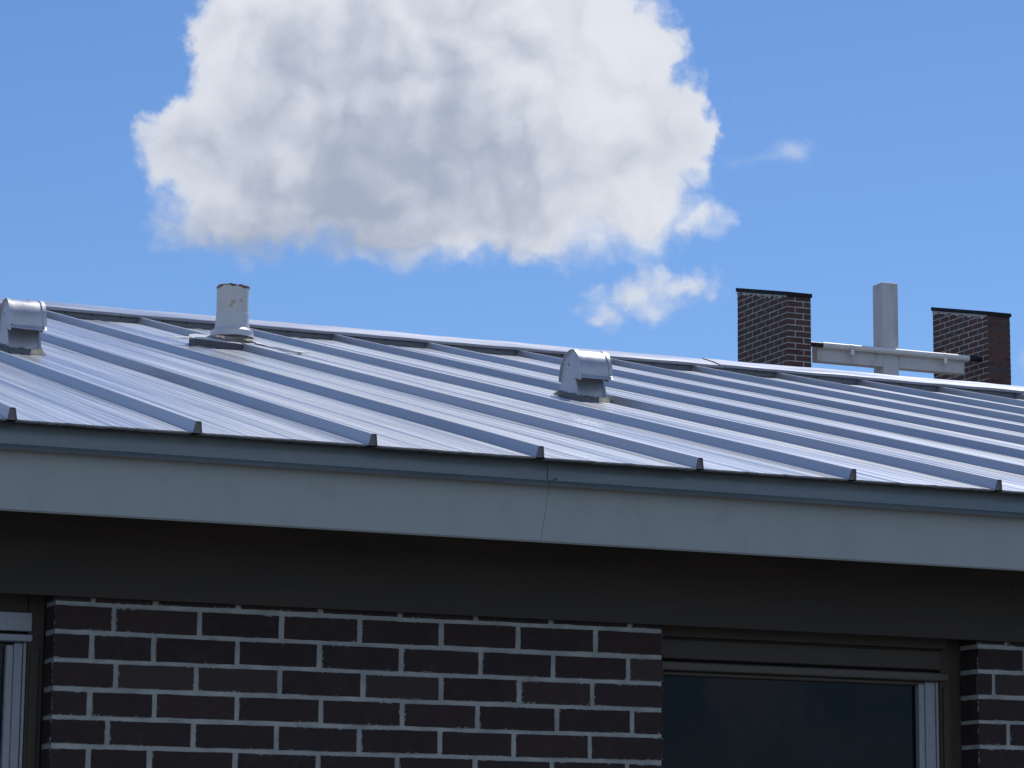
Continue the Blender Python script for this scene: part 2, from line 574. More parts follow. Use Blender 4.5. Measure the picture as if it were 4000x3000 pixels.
def pan_profile(t, ph):
    """height of the pan between two seams, t from 0 to 1 across the panel"""
    z = 0.0
    for c, w, h in ((0.30, 0.014, 0.0026), (0.56, 0.015, 0.0030), (0.44, 0.05, -0.0008), (0.145, 0.010, 0.0009), (0.70, 0.009, 0.0010)):
        z += h * math.exp(-((t - c) / w) ** 2)
    z += 0.0016 * max(0.0, (t - 0.74) / 0.26) ** 2
    z += 0.0010 * max(0.0, (0.10 - t) / 0.10) ** 2
    z += 0.00035 * math.sin(t * 21 + ph) + 0.00022 * math.sin(t * 47 + 2.1 * ph) + 0.00012 * math.sin(t * 90 + 3 * ph)
    return z


RB, RT_, RH = 0.011, 0.0048, 0.027   # half base, half top, height of a seam
NT_, NS_ = 96, 16
for k in range(K0, K1):
    bm = bmesh.new()
    ph = rnd.uniform(0, 6.28)
    oa = [rnd.uniform(-1, 1) for _ in range(8)]
    x0, x1 = k * PITCH + RB, (k + 1) * PITCH - RB
    lo = rnd.uniform(-0.004, 0.004)
    grid = []
    for j in range(NS_ + 1):
        s = lo + (S_TOP - lo) * j / NS_
        row = []
        for i in range(NT_ + 1):
            t = i / NT_
            can = 0.0009 * math.sin(s * 1.9 + oa[0] * 3) * math.sin(t * 3.14) * oa[1] + 0.0006 * math.sin(s * 4.1 + oa[2] * 3 + t * 4) * oa[3]
            edge = rnd.uniform(-0.0015, 0.0) if j == 0 and i % 17 == 3 else 0.0
            row.append(bm.verts.new(roof_pt(x0 + (x1 - x0) * t, s + edge, pan_profile(t, ph) * min(1.0, 0.35 + max(0, s) * 2) + can * 0.6 * min(1.0, max(0, s) / 0.5))))
        grid.append(row)
    for j in range(NS_):
        for i in range(NT_):
            bm.faces.new((grid[j][i], grid[j][i + 1], grid[j + 1][i + 1], grid[j + 1][i]))
    # folded lip at the eave
    lip = [bm.verts.new((v.co.x, v.co.y + 0.002, v.co.z - 0.003)) for v in grid[0]]
    lip2 = [bm.verts.new((v.co.x, v.co.y + 0.03, v.co.z + 0.001)) for v in lip]
    for i in range(NT_):
        bm.faces.new((grid[0][i + 1], grid[0][i], lip[i], lip[i + 1]))
        bm.faces.new((lip[i + 1], lip[i], lip2[i], lip2[i + 1]))
    o = obj('roof_panel', bm, M_ROOF, smooth=40)
    o.parent = roof

for k in range(K0, K1 + 1):
    bm = bmesh.new()
    x = k * PITCH
    js = rnd.uniform(-0.006, 0.002)
    rows = []
    lean = rnd.uniform(-0.0015, 0.0015)
    for j in range(11):
        s = js + (S_TOP - js) * j / 10
        wob = 0.0008 * math.sin(j * 1.3 + k)
        prof = [(-RB - 0.001, -0.001), (-RB, 0.002), (-RT_ - 0.002 + lean, RH - 0.002), (-RT_ + lean, RH), (RT_ + lean, RH), (RT_ + 0.002 + lean, RH - 0.002), (RB, 0.002), (RB + 0.001, -0.001)]
        rows.append([bm.verts.new(roof_pt(x + u + wob, s, v)) for u, v in prof])
    for a, c in zip(rows, rows[1:]):
        for i in range(len(a) - 1):
            bm.faces.new((a[i], a[i + 1], c[i + 1], c[i]))
    # folded-in end tab at the eave, a little inside the mouth
    e = [bm.verts.new(Vector(v.co) + Vector((0, 0.006, 0.001))) for v in rows[0]]
    f = bm.faces.new(e)
    f.material_index = 1
    for i in range(len(e) - 1):
        bm.faces.new((rows[0][i + 1], rows[0][i], e[i], e[i + 1]))
    bmesh.ops.recalc_face_normals(bm, faces=bm.faces[:])
    o = obj('standing_seam', bm, [M_SEAM, M_SEAM_END])
    o.parent = roof

# closure strips with screws between the seams, under the ridge cap
for k in range(K0, K1):
    bm = bmesh.new()
    s0 = (YC + 0.03) / CS
    x0, x1 = k * PITCH + RB + 0.001, (k + 1) * PITCH - RB - 0.001
    n = 12
    tl, bl = [], []
    for i in range(n + 1):
        x = x0 + (x1 - x0) * i / n
        tl.append(bm.verts.new(roof_pt(x, s0 + 0.004, 0.034)))
        bl.append(bm.verts.new(roof_pt(x, s0, 0.0015 + 0.001 * math.sin(i * 0.9 + k))))
    for i in range(n):
        bm.faces.new((bl[i], bl[i + 1], tl[i + 1], tl[i]))
    for fx in (0.22, 0.5, 0.8):
        c = Vector(roof_pt(x0 + (x1 - x0) * (fx + rnd.uniform(-0.04, 0.04)), s0 - 0.001, 0.020 + rnd.uniform(-0.003, 0.003)))
        ring = [bm.verts.new(c + Vector((0.0035 * math.cos(a), -0.001, 0.0035 * math.sin(a)))) for a in [i * math.pi / 3 for i in range(6)]]
        tip = bm.verts.new(c + Vector((0, -0.003, 0)))
        for i in range(6):
            ff = bm.faces.new((ring[i], ring[(i + 1) % 6], tip))
            ff.material_index = 1
    o = obj('closure_strip', bm, [M_CLOSURE, M_DARKIN])
    o.parent = roof

# ridge cap in three-metre lengths, each lapping over the last
ZB = EAVE + YC * 0.25 + 0.036
ZT = ZB + 0.058
for i, (xa, xb) in enumerate(((X0 - 0.02, 1.295), (1.27, 4.445), (4.42, X1 + 0.02))):
    bm = bmesh.new()
    l = 0.003 * i
    yc = YC - 0.002 * i
    prof = [(yc + 0.010, ZB - 0.010 + l), (yc, ZB + l), (yc + 0.055, ZB + 0.0215 + l), (YR - 0.008, ZT - 0.002 + l), (YR, ZT + l), (YR + 0.008, ZT - 0.002 + l), (2 * YR - yc, ZB + l), (2 * YR - yc - 0.01, ZB - 0.01 + l)]
    n = 40
    rows = []
    for j in range(n + 1):
        x = xa + (xb - xa) * j / n
        w = 0.0012 * math.sin(j * 0.7 + i) + 0.0008 * math.sin(j * 1.9)
        rows.append([bm.verts.new((x, y, z + w * (1 if 0 < q < 7 else 0.4))) for q, (y, z) in enumerate(prof)])
    for a, c in zip(rows, rows[1:]):
        for q in range(len(prof) - 1):
            bm.faces.new((a[q], c[q], c[q + 1], a[q + 1]))
    if i:
        a = rows[0]
        low_ = [bm.verts.new(v.co + Vector((0, 0, -0.006))) for v in a]
        for q in range(len(prof) - 1):
            ff = bm.faces.new((a[q + 1], low_[q + 1], low_[q], a[q]))
            ff.material_index = 1
    o = obj('ridge_cap', bm, [M_CAP, M_CLOSURE], smooth=30)
    o.parent = roof

# rear roof slope
bm = bmesh.new()
prism(bm, [(YR + 0.02, EAVE + YR * 0.25 - 0.015), (yb, EAVE + 0.002), (yb, EAVE - 0.004), (YR + 0.02, EAVE + YR * 0.25 - 0.021)], 'x', X0, X1)
o = obj('rear_slope_sheet', bm, M_ROOF)
o.parent = roof

# drip edge in two lengths, lapped
for i, (xa, xb) in enumerate(((X0, 1.334), (1.328, X1))):
    bm = bmesh.new()
    q = -0.0025 * i
    prof = [(0.047 + q, EAVE + 0.004), (0.043 + q, EAVE - 0.004), (0.042 + q, EAVE - 0.049), (0.035 + q, EAVE - 0.0515), (0.0325 + q, EAVE - 0.0535), (0.0275 + q, EAVE - 0.0615), (0.029 + q, EAVE - 0.064), (0.036 + q, EAVE - 0.0635)]
    rows = []
    for j in range(25):
        x = xa + (xb - xa) * j / 24
        w = 0.0008 * math.sin(j * 1.1 + i * 2)
        rows.append([bm.verts.new((x, y + w, z)) for y, z in prof])
    for a, c in zip(rows, rows[1:]):
        for t in range(len(prof) - 1):
            bm.faces.new((a[t + 1], c[t + 1], c[t], a[t]))
    if i:
        pass
        for j, yy in ((0, 0),):
            c0 = Vector((1.346, 0.0355, EAVE - 0.045))
            ring = [bm.verts.new(c0 + Vector((0.003 * math.cos(a), -0.002, 0.003 * math.sin(a)))) for a in [p * math.pi / 3 for p in range(6)]]
            ff = bm.faces.new(ring)
            ff.material_index = 1
    o = hp(obj('drip_edge', bm, [M_DRIP, M_DARKIN], smooth=35))

# fascia boards, square to the roof slope, with a slanting butt joint
FT = (0.050, EAVE - 0.030)
FB = (0.074, EAVE - 0.1965)


def fascia(xa0, xa1, xb0, xb1):
    """xa top/bottom at the left end, xb at the right end"""
    bm = bmesh.new()
    th = 0.03
    pts = []
    for (xt, xbm) in ((xa0, xa1), (xb0, xb1)):
        pts.append([(xt, FT[0], FT[1]), (xbm, FB[0] + 0.001, FB[1] + 0.004), (xbm, FB[0] + 0.005, FB[1]), (xbm, FB[0] + th, FB[1] + 0.003), (xt, FT[0] + th, FT[1] + 0.006)])
    A, Bv = [[bm.verts.new(p) for p in s] for s in pts]
    n = len(A)
    bm.faces.new(A)
    bm.faces.new(Bv[::-1])
    for i in range(n):
        bm.faces.new((A[i], A[(i + 1) % n], Bv[(i + 1) % n], Bv[i]))
    bmesh.ops.recalc_face_normals(bm, faces=bm.faces[:])
    hp(obj('fascia_board', bm, M_FASCIA))


fascia(X0, X0, 1.3402, 1.3252)
fascia(1.3411, 1.3261, X1, X1)

# soffit and dark frieze boards on top of the brick
hp(B('soffit', X0, X1, 0.106, 0.425, EAVE - 0.150, EAVE - 0.135, M_FRIEZE, None, 0))
for xa, xb in ((X0 + 0.3, 1.1518), (1.1521, 2.8774), (2.8784, X1 - 0.3)):
    hp(B('frieze_board', xa, xb, 0.410, 0.428, 2.302, EAVE - 0.151, M_FRIEZE, None, 0.0))

# ---- brick walls
BH, BL = 0.0677, 0.2101
JT = 0.0126
ZM = EAVE - 0.3632                # centre of the first bed joint under the frieze
WY = 0.431


def brick_mesh(length, height, depth, seed, chips=1.0):
    """a brick with slightly ragged arrises; front face at y=0, centred in x and z"""
    r = random.Random(seed)
    bm = bmesh.new()
    hx, hz = length / 2, height / 2
    nx = 7 if length > 0.12 else 4
    pts = []
    j = 0.0011 * chips
    for i in range(nx):
        pts.append((-hx + length * i / nx + (r.uniform(-.006, .006) if i else 0), -hz + r.uniform(-j, j * 0.6)))
    for i in range(2):
        pts.append((hx + r.uniform(-j, j * 0.5), -hz + height * i / 2 + (r.uniform(-.004, .004) if i else 0)))
    for i in range(nx):
        pts.append((hx - length * i / nx + (r.uniform(-.006, .006) if i else 0), hz + r.uniform(-j * 0.6, j)))
    for i in range(2):
        pts.append((-hx + r.uniform(-j * 0.5, j), hz - height * i / 2 + (r.uniform(-.004, .004) if i else 0)))
    fr = [bm.verts.new((x * 0.992, r.uniform(-0.0006, 0.0006), z * 0.975)) for x, z in pts]
    md = [bm.verts.new((x, 0.0022, z)) for x, z in pts]
    bk = [bm.verts.new((x, depth, z)) for x, z in pts]
    bm.faces.new(fr)
    n = len(pts)
    for a, c in ((fr, md), (md, bk)):
        for i in range(n):
            bm.faces.new((a[(i + 1) % n], a[i], c[i], c[(i + 1) % n]))
    bmesh.ops.recalc_face_normals(bm, faces=bm.faces[:])
    me = bpy.data.meshes.new('brick')
    bm.to_mesh(me)
    bm.free()
    return me


FULL = [brick_mesh(1.0 * (BL - JT), BH - JT + 0.0008, 0.09, 100 + i) for i in range(9)]
for me in FULL:
    me.materials.append(M_BRICK)


def ragged_mortar(bm, x0, x1, z0, z1, y):
    box(bm, x0, x1, y, y + 0.14, z0, z1)


def brick_wall(x0, x1, first_joint, ncourse, zlow, label, xdetail=None, seed=0):
    """mortar body and, on it, each brick of the upper courses; below them one joined band"""
    r = random.Random(seed)
    bm = bmesh.new()
    z_split = ZM - BH * (ncourse - 1)
    top = 2.365
    box(bm, x0 + 0.004, x1 - 0.004, WY + 0.0035, 0.60, zlow, top)
    wall = hp(obj('brick_wall', bm, M_MORTAR))
    wall['label'] = label
    xd = xdetail if xdetail else x1
    for c in range(ncourse):
        zc = ZM + BH / 2 - c * BH
        odd = c % 2 == 1
        joints = []
        x = first_joint - (0 if odd else BL / 2) + r.uniform(-0.006, 0.006)
        while x > x0 + 0.05:
            x -= BL
        x += BL
        while x < xd - 0.03:
            joints.append(x + r.uniform(-0.007, 0.007))
            x += BL
        if not odd and joints and joints[0] - x0 > 0.17:
            joints.insert(0, x0 + 0.094)
        es = [x0 - JT / 2 + 0.001] + joints + [xd + JT / 2 - (0.001 if xd == x1 else 0)]
        for a, bb in zip(es, es[1:]):
            ln = bb - a - JT * r.uniform(0.8, 1.2)
            if ln < 0.02:
                continue
            sc = ln / (BL - JT)
            if sc > 0.85:
                me = FULL[r.randrange(len(FULL))]
                s = (sc, 1, r.uniform(0.985, 1.015))
            else:
                me = brick_mesh(ln, BH - JT + 0.0008, 0.09, r.randrange(10 ** 6))
                me.materials.append(M_BRICK)
                s = None
            o = bpy.data.objects.new('brick', me)
            o.location = ((a + bb) / 2 + 0, WY + r.uniform(-0.0012, 0.0012), zc + r.uniform(-0.0010, 0.0010))
            o.rotation_euler = (0, r.uniform(-0.006, 0.006), 0)
            if s:
                o.scale = s
            link(o, wall)
    # lower courses, below the picture, as one joined band of bricks
    bm = bmesh.new()
    z = z_split - BH / 2
    c = ncourse
    while z > zlow + 0.03:
        x = x0 + (0 if c % 2 else -BL / 2)
        while x < x1:
            a, bb = max(x, x0), min(x + BL - JT, x1)
            if bb - a > 0.03:
                box(bm, a, bb, WY, WY + 0.05, z - BH / 2 + JT / 2, z + BH / 2 - JT / 2)
            x += BL
        z -= BH
        c += 1
    if xdetail:
        for cc in range(ncourse):
            z = ZM + BH / 2 - cc * BH
            x = xdetail + JT + (0 if cc % 2 else BL / 2)
            while x < x1 - 0.05:
                box(bm, x, min(x + BL - JT, x1), WY, WY + 0.05, z - BH / 2 + JT / 2, z + BH / 2 - JT / 2)
                x += BL
    o = obj('brick_band', bm, M_BRICK, wall)
    o['kind'] = 'stuff'
    return wall


WIN = [(-0.728, 0.218), (1.827, 2.773)]
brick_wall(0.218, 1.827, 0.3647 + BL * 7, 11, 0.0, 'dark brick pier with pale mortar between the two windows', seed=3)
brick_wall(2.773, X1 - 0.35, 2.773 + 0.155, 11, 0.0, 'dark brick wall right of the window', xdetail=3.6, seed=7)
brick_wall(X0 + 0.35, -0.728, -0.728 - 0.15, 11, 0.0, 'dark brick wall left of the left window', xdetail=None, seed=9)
for xa, xb in WIN:
    bm = bmesh.new()
    box(bm, xa - 0.003, xb + 0.003, WY + 0.002, 0.60, 0.0, 0.86)
    hp(obj('brick_apron', bm, M_BRICKWORK))
    hp(B('window_sill', xa + 0.001, xb - 0.001, WY - 0.03, 0.56, 0.861, 0.92, M_MORTAR, None, 0.004))
# the other three sides of the building
bm = bmesh.new()
prism(bm, [(0.61, 0.0), (yb - 0.43, 0.0), (yb - 0.43, 2.46), (YR, 3.85), (0.61, 2.60)], 'x', X0 + 0.36, X0 + 0.55)
hp(obj('gable_wall', bm, M_BRICKWORK))
bm = bmesh.new()
prism(bm, [(0.61, 0.0), (yb - 0.43, 0.0), (yb - 0.43, 2.46), (YR, 3.85), (0.61, 2.60)], 'x', X1 - 0.55, X1 - 0.36)
hp(obj('gable_wall', bm, M_BRICKWORK))
hp(B('rear_wall', X0 + 0.56, X1 - 0.56, yb - 0.6, yb - 0.43, 0, 2.46, M_BRICKWORK, None, 0))


# ---- windows
def window(xa, xb, head, mat_rail, lab):
    """frame recessed behind the brick, metal sash, one large pane"""
    jw = 0.040 if head == 'pale' else 0.064
    # timber frame: two jambs and a stepped head
    bm = bmesh.new()
    jl = jw if head == 'pale' else 0.014
    box(bm, xa + 0.001, xa + jl, 0.520, 0.600, 0.921, 2.360, 0.0015)
    box(bm, xb - jw, xb - 0.001, 0.520, 0.600, 0.921, 2.360, 0.0015)
    box(bm, xb - jw + 0.006, xb - jw + 0.026, 0.512, 0.5195, 0.921, 2.18, 0.001)
    zt = 2.270 if head == 'pale' else 2.224
    box(bm, xa + jl + 0.001, xb - jw - 0.001, 0.524, 0.600, zt, 2.360, 0.0015)
    w = hp(obj('window', bm, M_WOOD))
    w['label'] = lab

    def part(name, *a):
        o = B(name, *a)
        o.parent = w
        return o
    if head == 'pale':
        part('head_rail', xa + 0.030, xb - 0.033, 0.5115, 0.5225, 2.223, 2.2685, M_ALU, None, 0.002)
        part('head_rail', xa + 0.030, xb - 0.031, 0.5105, 0.560, 2.1985, 2.2155, M_ALU, None, 0.002)
        part('shadow_strip', xa + jl + 0.001, xb - jw - 0.001, 0.535, 0.58, 2.216, 2.2225, M_DARKIN, None, 0)  # dark strip painting the shadow gap between the rails
        za, ja = 2.1975, 0.088
    else:
        part('head_board', xa + 0.020, xb - 0.052, 0.500, 0.5235, 2.282, 2.360, M_WOOD, None, 0.0015)
        part('head_board', xa + 0.020, xb - 0.066, 0.510, 0.5232, 2.2255, 2.276, M_WOOD, None, 0.002)
        part('shadow_strip', xa + jl + 0.001, xb - jw - 0.001, 0.535, 0.58, 2.2175, 2.2235, M_DARKIN, None, 0)  # dark strip painting the shadow line above the rail
        part('head_rail', xa + 0.020, xb - 0.043, 0.5080, 0.560, 2.195, 2.217, mat_rail, None, 0.003)
        part('glazing_bead', xa + jl + 0.001, xb - jw - 0.02, 0.536, 0.562, 2.184, 2.1945, mat_rail, None, 0.003)
        za, ja = 2.1945, 0.122
    # metal sash: stiles in two steps, on both sides
    for side in (0, 1):
        k = 1.0 if side or head == 'pale' else 0.30

        def sx(a, b_):
            if not side and head != 'pale':
                a, b_ = jl + (a - jw) * k, jl + (b_ - jw) * k
            return (xb - b_, xb - a) if side else (xa + a, xa + b_)
        part('sash_stile', *sx(jw + 0.001, jw + 0.008), 0.528, 0.57, 0.93, za, M_ALU, None, 0.001)
        part('sash_stile', *sx(jw + 0.0095, ja - 0.018), 0.531, 0.57, 0.93, za - 0.001, M_ALU, None, 0.002)
        part('sash_stile', *sx(ja - 0.0178, ja), 0.536, 0.57, 0.93, za - 0.006, M_ALU, None, 0.002)
    jr = ja if head == 'pale' else jl + (ja - jw) * 0.3
    part('sash_rail', xa + jr, xb - ja, 0.536, 0.57, 0.93, 0.97, M_ALU, None, 0.002)
    part('pane', xa + jr - 0.002, xb - ja + 0.004, 0.556, 0.562, 0.965, za, M_GLASS, None, 0)
    return w


window(*WIN[0], 'pale', M_ALU, 'recessed window with pale metal head rails left of the brick pier')
window(*WIN[1], 'brown', M_RAIL, 'recessed window with brown head rail between brick pier and right wall')


# ------------------------------------------------------------------ gooseneck vents on the roof
def vent(x, y, label, seed):
    r = random.Random(seed)
    z = EAVE + y * 0.25
    t = thing('roof_vent', label, 'roof vent', (x, y, z), 'gooseneck vents on the metal roof')
    t.scale = (1.03, 1.03, 1.06)
    W_ = 0.100
    # side silhouette (dy, dz): neck, mouth notch, nose, round back
    arc = []
    cy, cz = 0.062, 0.090
    for i in range(19):
        a = R(188 - i * (188 + 2) / 18)
        ry = 0.076 if math.cos(a) < 0 else 0.092
        arc.append((cy + ry * math.cos(a), cz + 0.080 * math.sin(a)))
    side = [(0.004, -0.004), (0.034, 0.068), (0.044, 0.080), (-0.004, 0.066)] + arc + [(0.168, 0.036)]
    for sgn in (0, 1):
        bm = bmesh.new()
        xa = 0.0 if sgn == 0 else W_ - 0.0012
        prism(bm, side, 'x', xa, xa + 0.0012)
        # rivet
        c0 = Vector((-0.0006 if sgn == 0 else W_ + 0.0006, 0.092, 0.131))
        f = bm.faces.new([bm.verts.new(c0 + Vector((0, 0.004 * math.cos(a), 0.004 * math.sin(a)))) for a in [q * math.pi / 3 for q in range(6)]])
        f.material_index = 1
        obj('side_panel', bm, [M_VENT, M_DARKIN], t)
    # curved hood sheet, a little wider than the neck, with beaded rims
    def sheet(xa, xb, off, a0, n=20):
        bm = bmesh.new()
        rows = []
        for i in range(n + 1):
            a = R(a0 - i * (a0 + 4) / n)
            ry = (0.076 if math.cos(a) < 0 else 0.092) + off
            p = (cy + ry * math.cos(a), cz + (0.080 + off) * math.sin(a))
            rows.append([bm.verts.new((xx, *p)) for xx in (xa, xb)])
        for q in range(n):
            bm.faces.new((rows[q][0], rows[q][1], rows[q + 1][1], rows[q + 1][0]))
        inner = []
        for q, row in enumerate(rows):
            inner.append([bm.verts.new((v.co.x, cy + (v.co.y - cy) * 0.972, cz + (v.co.z - cz) * 0.972)) for v in row])
        for q in range(n):
            bm.faces.new((inner[q + 1][0], inner[q + 1][1], inner[q][1], inner[q][0]))
            for e in (0, 1):
                bm.faces.new((rows[q][e], rows[q + 1][e], inner[q + 1][e], inner[q][e]))
        bm.faces.new((rows[0][0], rows[0][1], inner[0][1], inner[0][0]))
        bmesh.ops.recalc_face_normals(bm, faces=bm.faces[:])
        return bm
    hood = obj('hood', sheet(-0.004, W_ + 0.004, 0.0015, 186), M_VENT, t, smooth=45)
    obj('rim', sheet(-0.007, 0.004, 0.0045, 184), M_VENT, hood, smooth=45)
    obj('rim', sheet(W_ - 0.004, W_ + 0.008, 0.0045, 184), M_VENT, hood, smooth=45)
    # turned-out lip along the mouth
    bm = bmesh.new()
    n = 14
    top, bot = [], []
    for i in range(n + 1):
        xx = -0.003 + (W_ + 0.010) * i / n
        top.append(bm.verts.new((xx, -0.0150, 0.083)))
        bot.append(bm.verts.new((xx, -0.0275 + r.uniform(-0.0004, 0.0004), 0.072 + r.uniform(-0.0006, 0.0006) - 0.002 * i / n)))
    for i in range(n):
        bm.faces.new((bot[i], bot[i + 1], top[i + 1], top[i]))
    ret = bmesh.ops.extrude_face_region(bm, geom=bm.faces[:])
    for v in [v for v in ret['geom'] if isinstance(v, bmesh.types.BMVert)]:
        v.co += Vector((0, 0.0015, -0.0018))
    bmesh.ops.recalc_face_normals(bm, faces=bm.faces[:])
    obj('lip', bm, M_VENT, hood)
    # neck front panel with folded edges
    bm = bmesh.new()
    prism(bm, [(0.008, -0.004), (0.0095, -0.004), (0.0455, 0.1), (0.044, 0.1)], 'x', 0.0015, W_ - 0.0015)
    neck = obj('neck_panel', bm, M_VENT, t)
    for xa in (-0.001, W_ - 0.007):
        bm = bmesh.new()
        prism(bm, [(-0.001, -0.006), (0.010, -0.006), (0.042, 0.076), (0.032, 0.074)], 'x', xa, xa + 0.008)
        obj('corner_fold', bm, M_VENT, neck)
    # smeared sealant skirt on the roof around the foot
    bm = bmesh.new()
    inn, out = [], []
    per = [(-0.002, 0.0), (W_ * 0.25, -0.001), (W_ * 0.5, -0.001), (W_ * 0.75, -0.001), (W_ + 0.002, 0.0), (W_ + 0.002, 0.05), (W_ + 0.002, 0.10), (W_ + 0.002, 0.17), (W_ * 0.5, 0.172), (-0.002, 0.17), (-0.002, 0.12), (-0.002, 0.08), (-0.002, 0.04)]
    pp = []
    for a, c in zip(per, per[1:] + per[:1]):
        for q in range(3):
            pp.append((a[0] + (c[0] - a[0]) * q / 3, a[1] + (c[1] - a[1]) * q / 3))
    cxx, cyy = W_ / 2, 0.085
    for (px_, py_) in pp:
        h = 0.017 + r.uniform(-0.003, 0.004)
        lean_ = 0.0075 * h / 0.02 if py_ < 0.01 else 0
        inn.append(bm.verts.new((px_ + (0.0035 if px_ > cxx else -0.0035) * 0.3, py_ + lean_ - 0.001, py_ * 0.25 + h)))
        d = Vector((px_ - cxx, py_ - cyy))
        d = d.normalized() * (0.017 + r.uniform(-0.006, 0.008))
        out.append(bm.verts.new((px_ + d.x, py_ + d.y, (py_ + d.y) * 0.25 + 0.0012)))
    n = len(inn)
    for i in range(n):
        bm.faces.new((out[i], out[(i + 1) % n], inn[(i + 1) % n], inn[i]))
    bmesh.ops.recalc_face_normals(bm, faces=bm.faces[:])
    obj('sealant_skirt', bm, M_SEAL, t, smooth=60)
    return t


vent(2.455, 2.37, 'gooseneck metal roof vent standing near the middle of the roof', 4)
vent(0.552, 2.50, 'gooseneck metal roof vent at the left edge of the picture', 5)

# ------------------------------------------------------------------ vent pipe with flashing
PX, PY = 1.708, 3.90
PZ = EAVE + PY * 0.25
pipe = thing('vent_pipe', 'short stained white vent pipe with ragged top and bent flashing plate', 'vent pipe', (PX, PY, PZ))
bm = bmesh.new()
lathe(bm, [(0.0600, 0.115), (0.0600, 0.150), (0.0603, 0.190), (0.0608, 0.222), (0.0610, 0.231)], 48, {4: 0.0052, 3: 0.0012})
rr = lathe(bm, [(0.0570, 0.231), (0.0560, 0.19), (0.0555, 0.12)], 48)
o = obj('pipe_stub', bm, M_PIPE, pipe, smooth=50)
bm = bmesh.new()
lathe(bm, [(0.0612, 0.2245), (0.0620, 0.2315), (0.0590, 0.2335), (0.0560, 0.230)], 48, {0: 0.0045, 1: 0.0050, 2: 0.0045})
obj('ragged_rim', bm, M_RUST, o, smooth=50)
bm = bmesh.new()
lathe(bm, [(0.0655, 0.070), (0.0645, 0.082), (0.0630, 0.100), (0.0612, 0.120), (0.0620, 0.1255), (0.0608, 0.129), (0.0595, 0.128)], 48, {4: 0.0022, 5: 0.0030})
obj('collar', bm, M_COLLAR, pipe, smooth=50)
bm = bmesh.new()
lathe(bm, [(0.0850, 0.036), (0.0815, 0.042), (0.0805, 0.054), (0.0815, 0.0585), (0.0785, 0.0625), (0.0690, 0.0685), (0.0652, 0.073)], 48, {0: 0.001})
obj('boot', bm, M_COLLAR, pipe, smooth=40)
bm = bmesh.new()
M_SEAL2 = simple('pale_sealant', (0.34, 0.31, 0.27), 0.8, 0, 0.35, 60, bmp=0.5)
lathe(bm, [(0.095, 0.0350), (0.089, 0.0385), (0.085, 0.041), (0.079, 0.043)], 40, {0: 0.005, 1: 0.003, 2: 0.003})
for v in bm.verts:
    v.co.z += v.co.y * 0.2
obj('sealant_ring', bm, M_SEAL2, pipe, smooth=60)


# flashing plate: thin sheet straddling the seam, edges lifted and torn
def plate_h(x, y):
    base = 0.034 + 0.0
    tilt = -0.010 * min(1, max(0, (x - (-0.18)) / 0.2)) * min(1, max(0, (0.02 - y) / 0.15))
    curl = 0.006 * max(0.0, (x - 0.02) / 0.05) ** 1.0 * max(0, (-0.06 - y) / 0.09) if x > 0.02 else 0
    fall = -0.024 * min(1, max(0, (x - 0.09) / 0.10)) - 0.004 * max(0, (-0.17 - x) / 0.06)
    return base + tilt + min(curl, 0.008) + fall


outline = [(-0.290, -0.115), (-0.187, -0.143), (-0.10, -0.142), (0.008, -0.142), (0.045, -0.115), (0.075, -0.05), (0.13, -0.045), (0.28, -0.085), (0.20, 0.0), (0.17, 0.12), (0.05, 0.19), (-0.10, 0.16), (-0.15, 0.06), (-0.18, -0.06)]
bm = bmesh.new()
cen = bm.verts.new((0, 0.02, 0.0355 + 0.005))
ringo, ringm = [], []
pts = []
for a, c in zip(outline, outline[1:] + outline[:1]):
    for q in range(3):
        pts.append((a[0] + (c[0] - a[0]) * q / 3 + rnd.uniform(-0.002, 0.002), a[1] + (c[1] - a[1]) * q / 3 + rnd.uniform(-0.002, 0.002)))
for (x, y) in pts:
    ringo.append(bm.verts.new((x, y, plate_h(x, y) + y * 0.25 + rnd.uniform(-0.0012, 0.0012))))
    ringm.append(bm.verts.new((x * 0.55, y * 0.55, plate_h(x * 0.55, y * 0.55) + y * 0.55 * 0.25)))
n = len(pts)
for i in range(n):
    bm.faces.new((ringo[i], ringo[(i + 1) % n], ringm[(i + 1) % n], ringm[i]))
    bm.faces.new((ringm[i], ringm[(i + 1) % n], cen))
ret = bmesh.ops.extrude_face_region(bm, geom=bm.faces[:])
for v in [v for v in ret['geom'] if isinstance(v, bmesh.types.BMVert)]:
    v.co.z -= 0.0022
bmesh.ops.recalc_face_normals(bm, faces=bm.faces[:])
plate = obj('flashing_plate', bm, M_COLLAR, pipe, smooth=40)
bm = bmesh.new()
prism(bm, [(-0.181, -0.003), (-0.181, -0.030), (-0.002, -0.034), (-0.002, -0.0105)], 'y', -0.141, -0.1385)
obj('front_skirt', bm, M_SKIRT, plate)
bm = bmesh.new()
prism(bm, [(-0.140, -0.003), (-0.06, 0.018), (-0.06, -0.012), (-0.140, -0.030)], 'x', -0.1835, -0.181)
obj('side_skirt', bm, M_SKIRT, plate)
bm = bmesh.new()
prism(bm, [(-0.139, -0.006), (-0.06, 0.010), (-0.06, -0.012), (-0.139, -0.030)], 'x', 0.002, 0.0045)
obj('side_skirt', bm, M_SKIRT, plate)

# ------------------------------------------------------------------ brick pylons and the cross between them
PBL, PBH = 0.2105, 0.0690
PJ = 0.0125
PFULL = [brick_mesh(PBL - PJ, PBH - PJ, 0.09, 500 + i, 1.6) for i in range(7)]
for me in PFULL:
    me.materials.append(M_BRICK_P)
PW, PD = 0.305, 1.215
Z_FRONT, Z_BACK = 8.345, 8.62       # sloping top under the coping


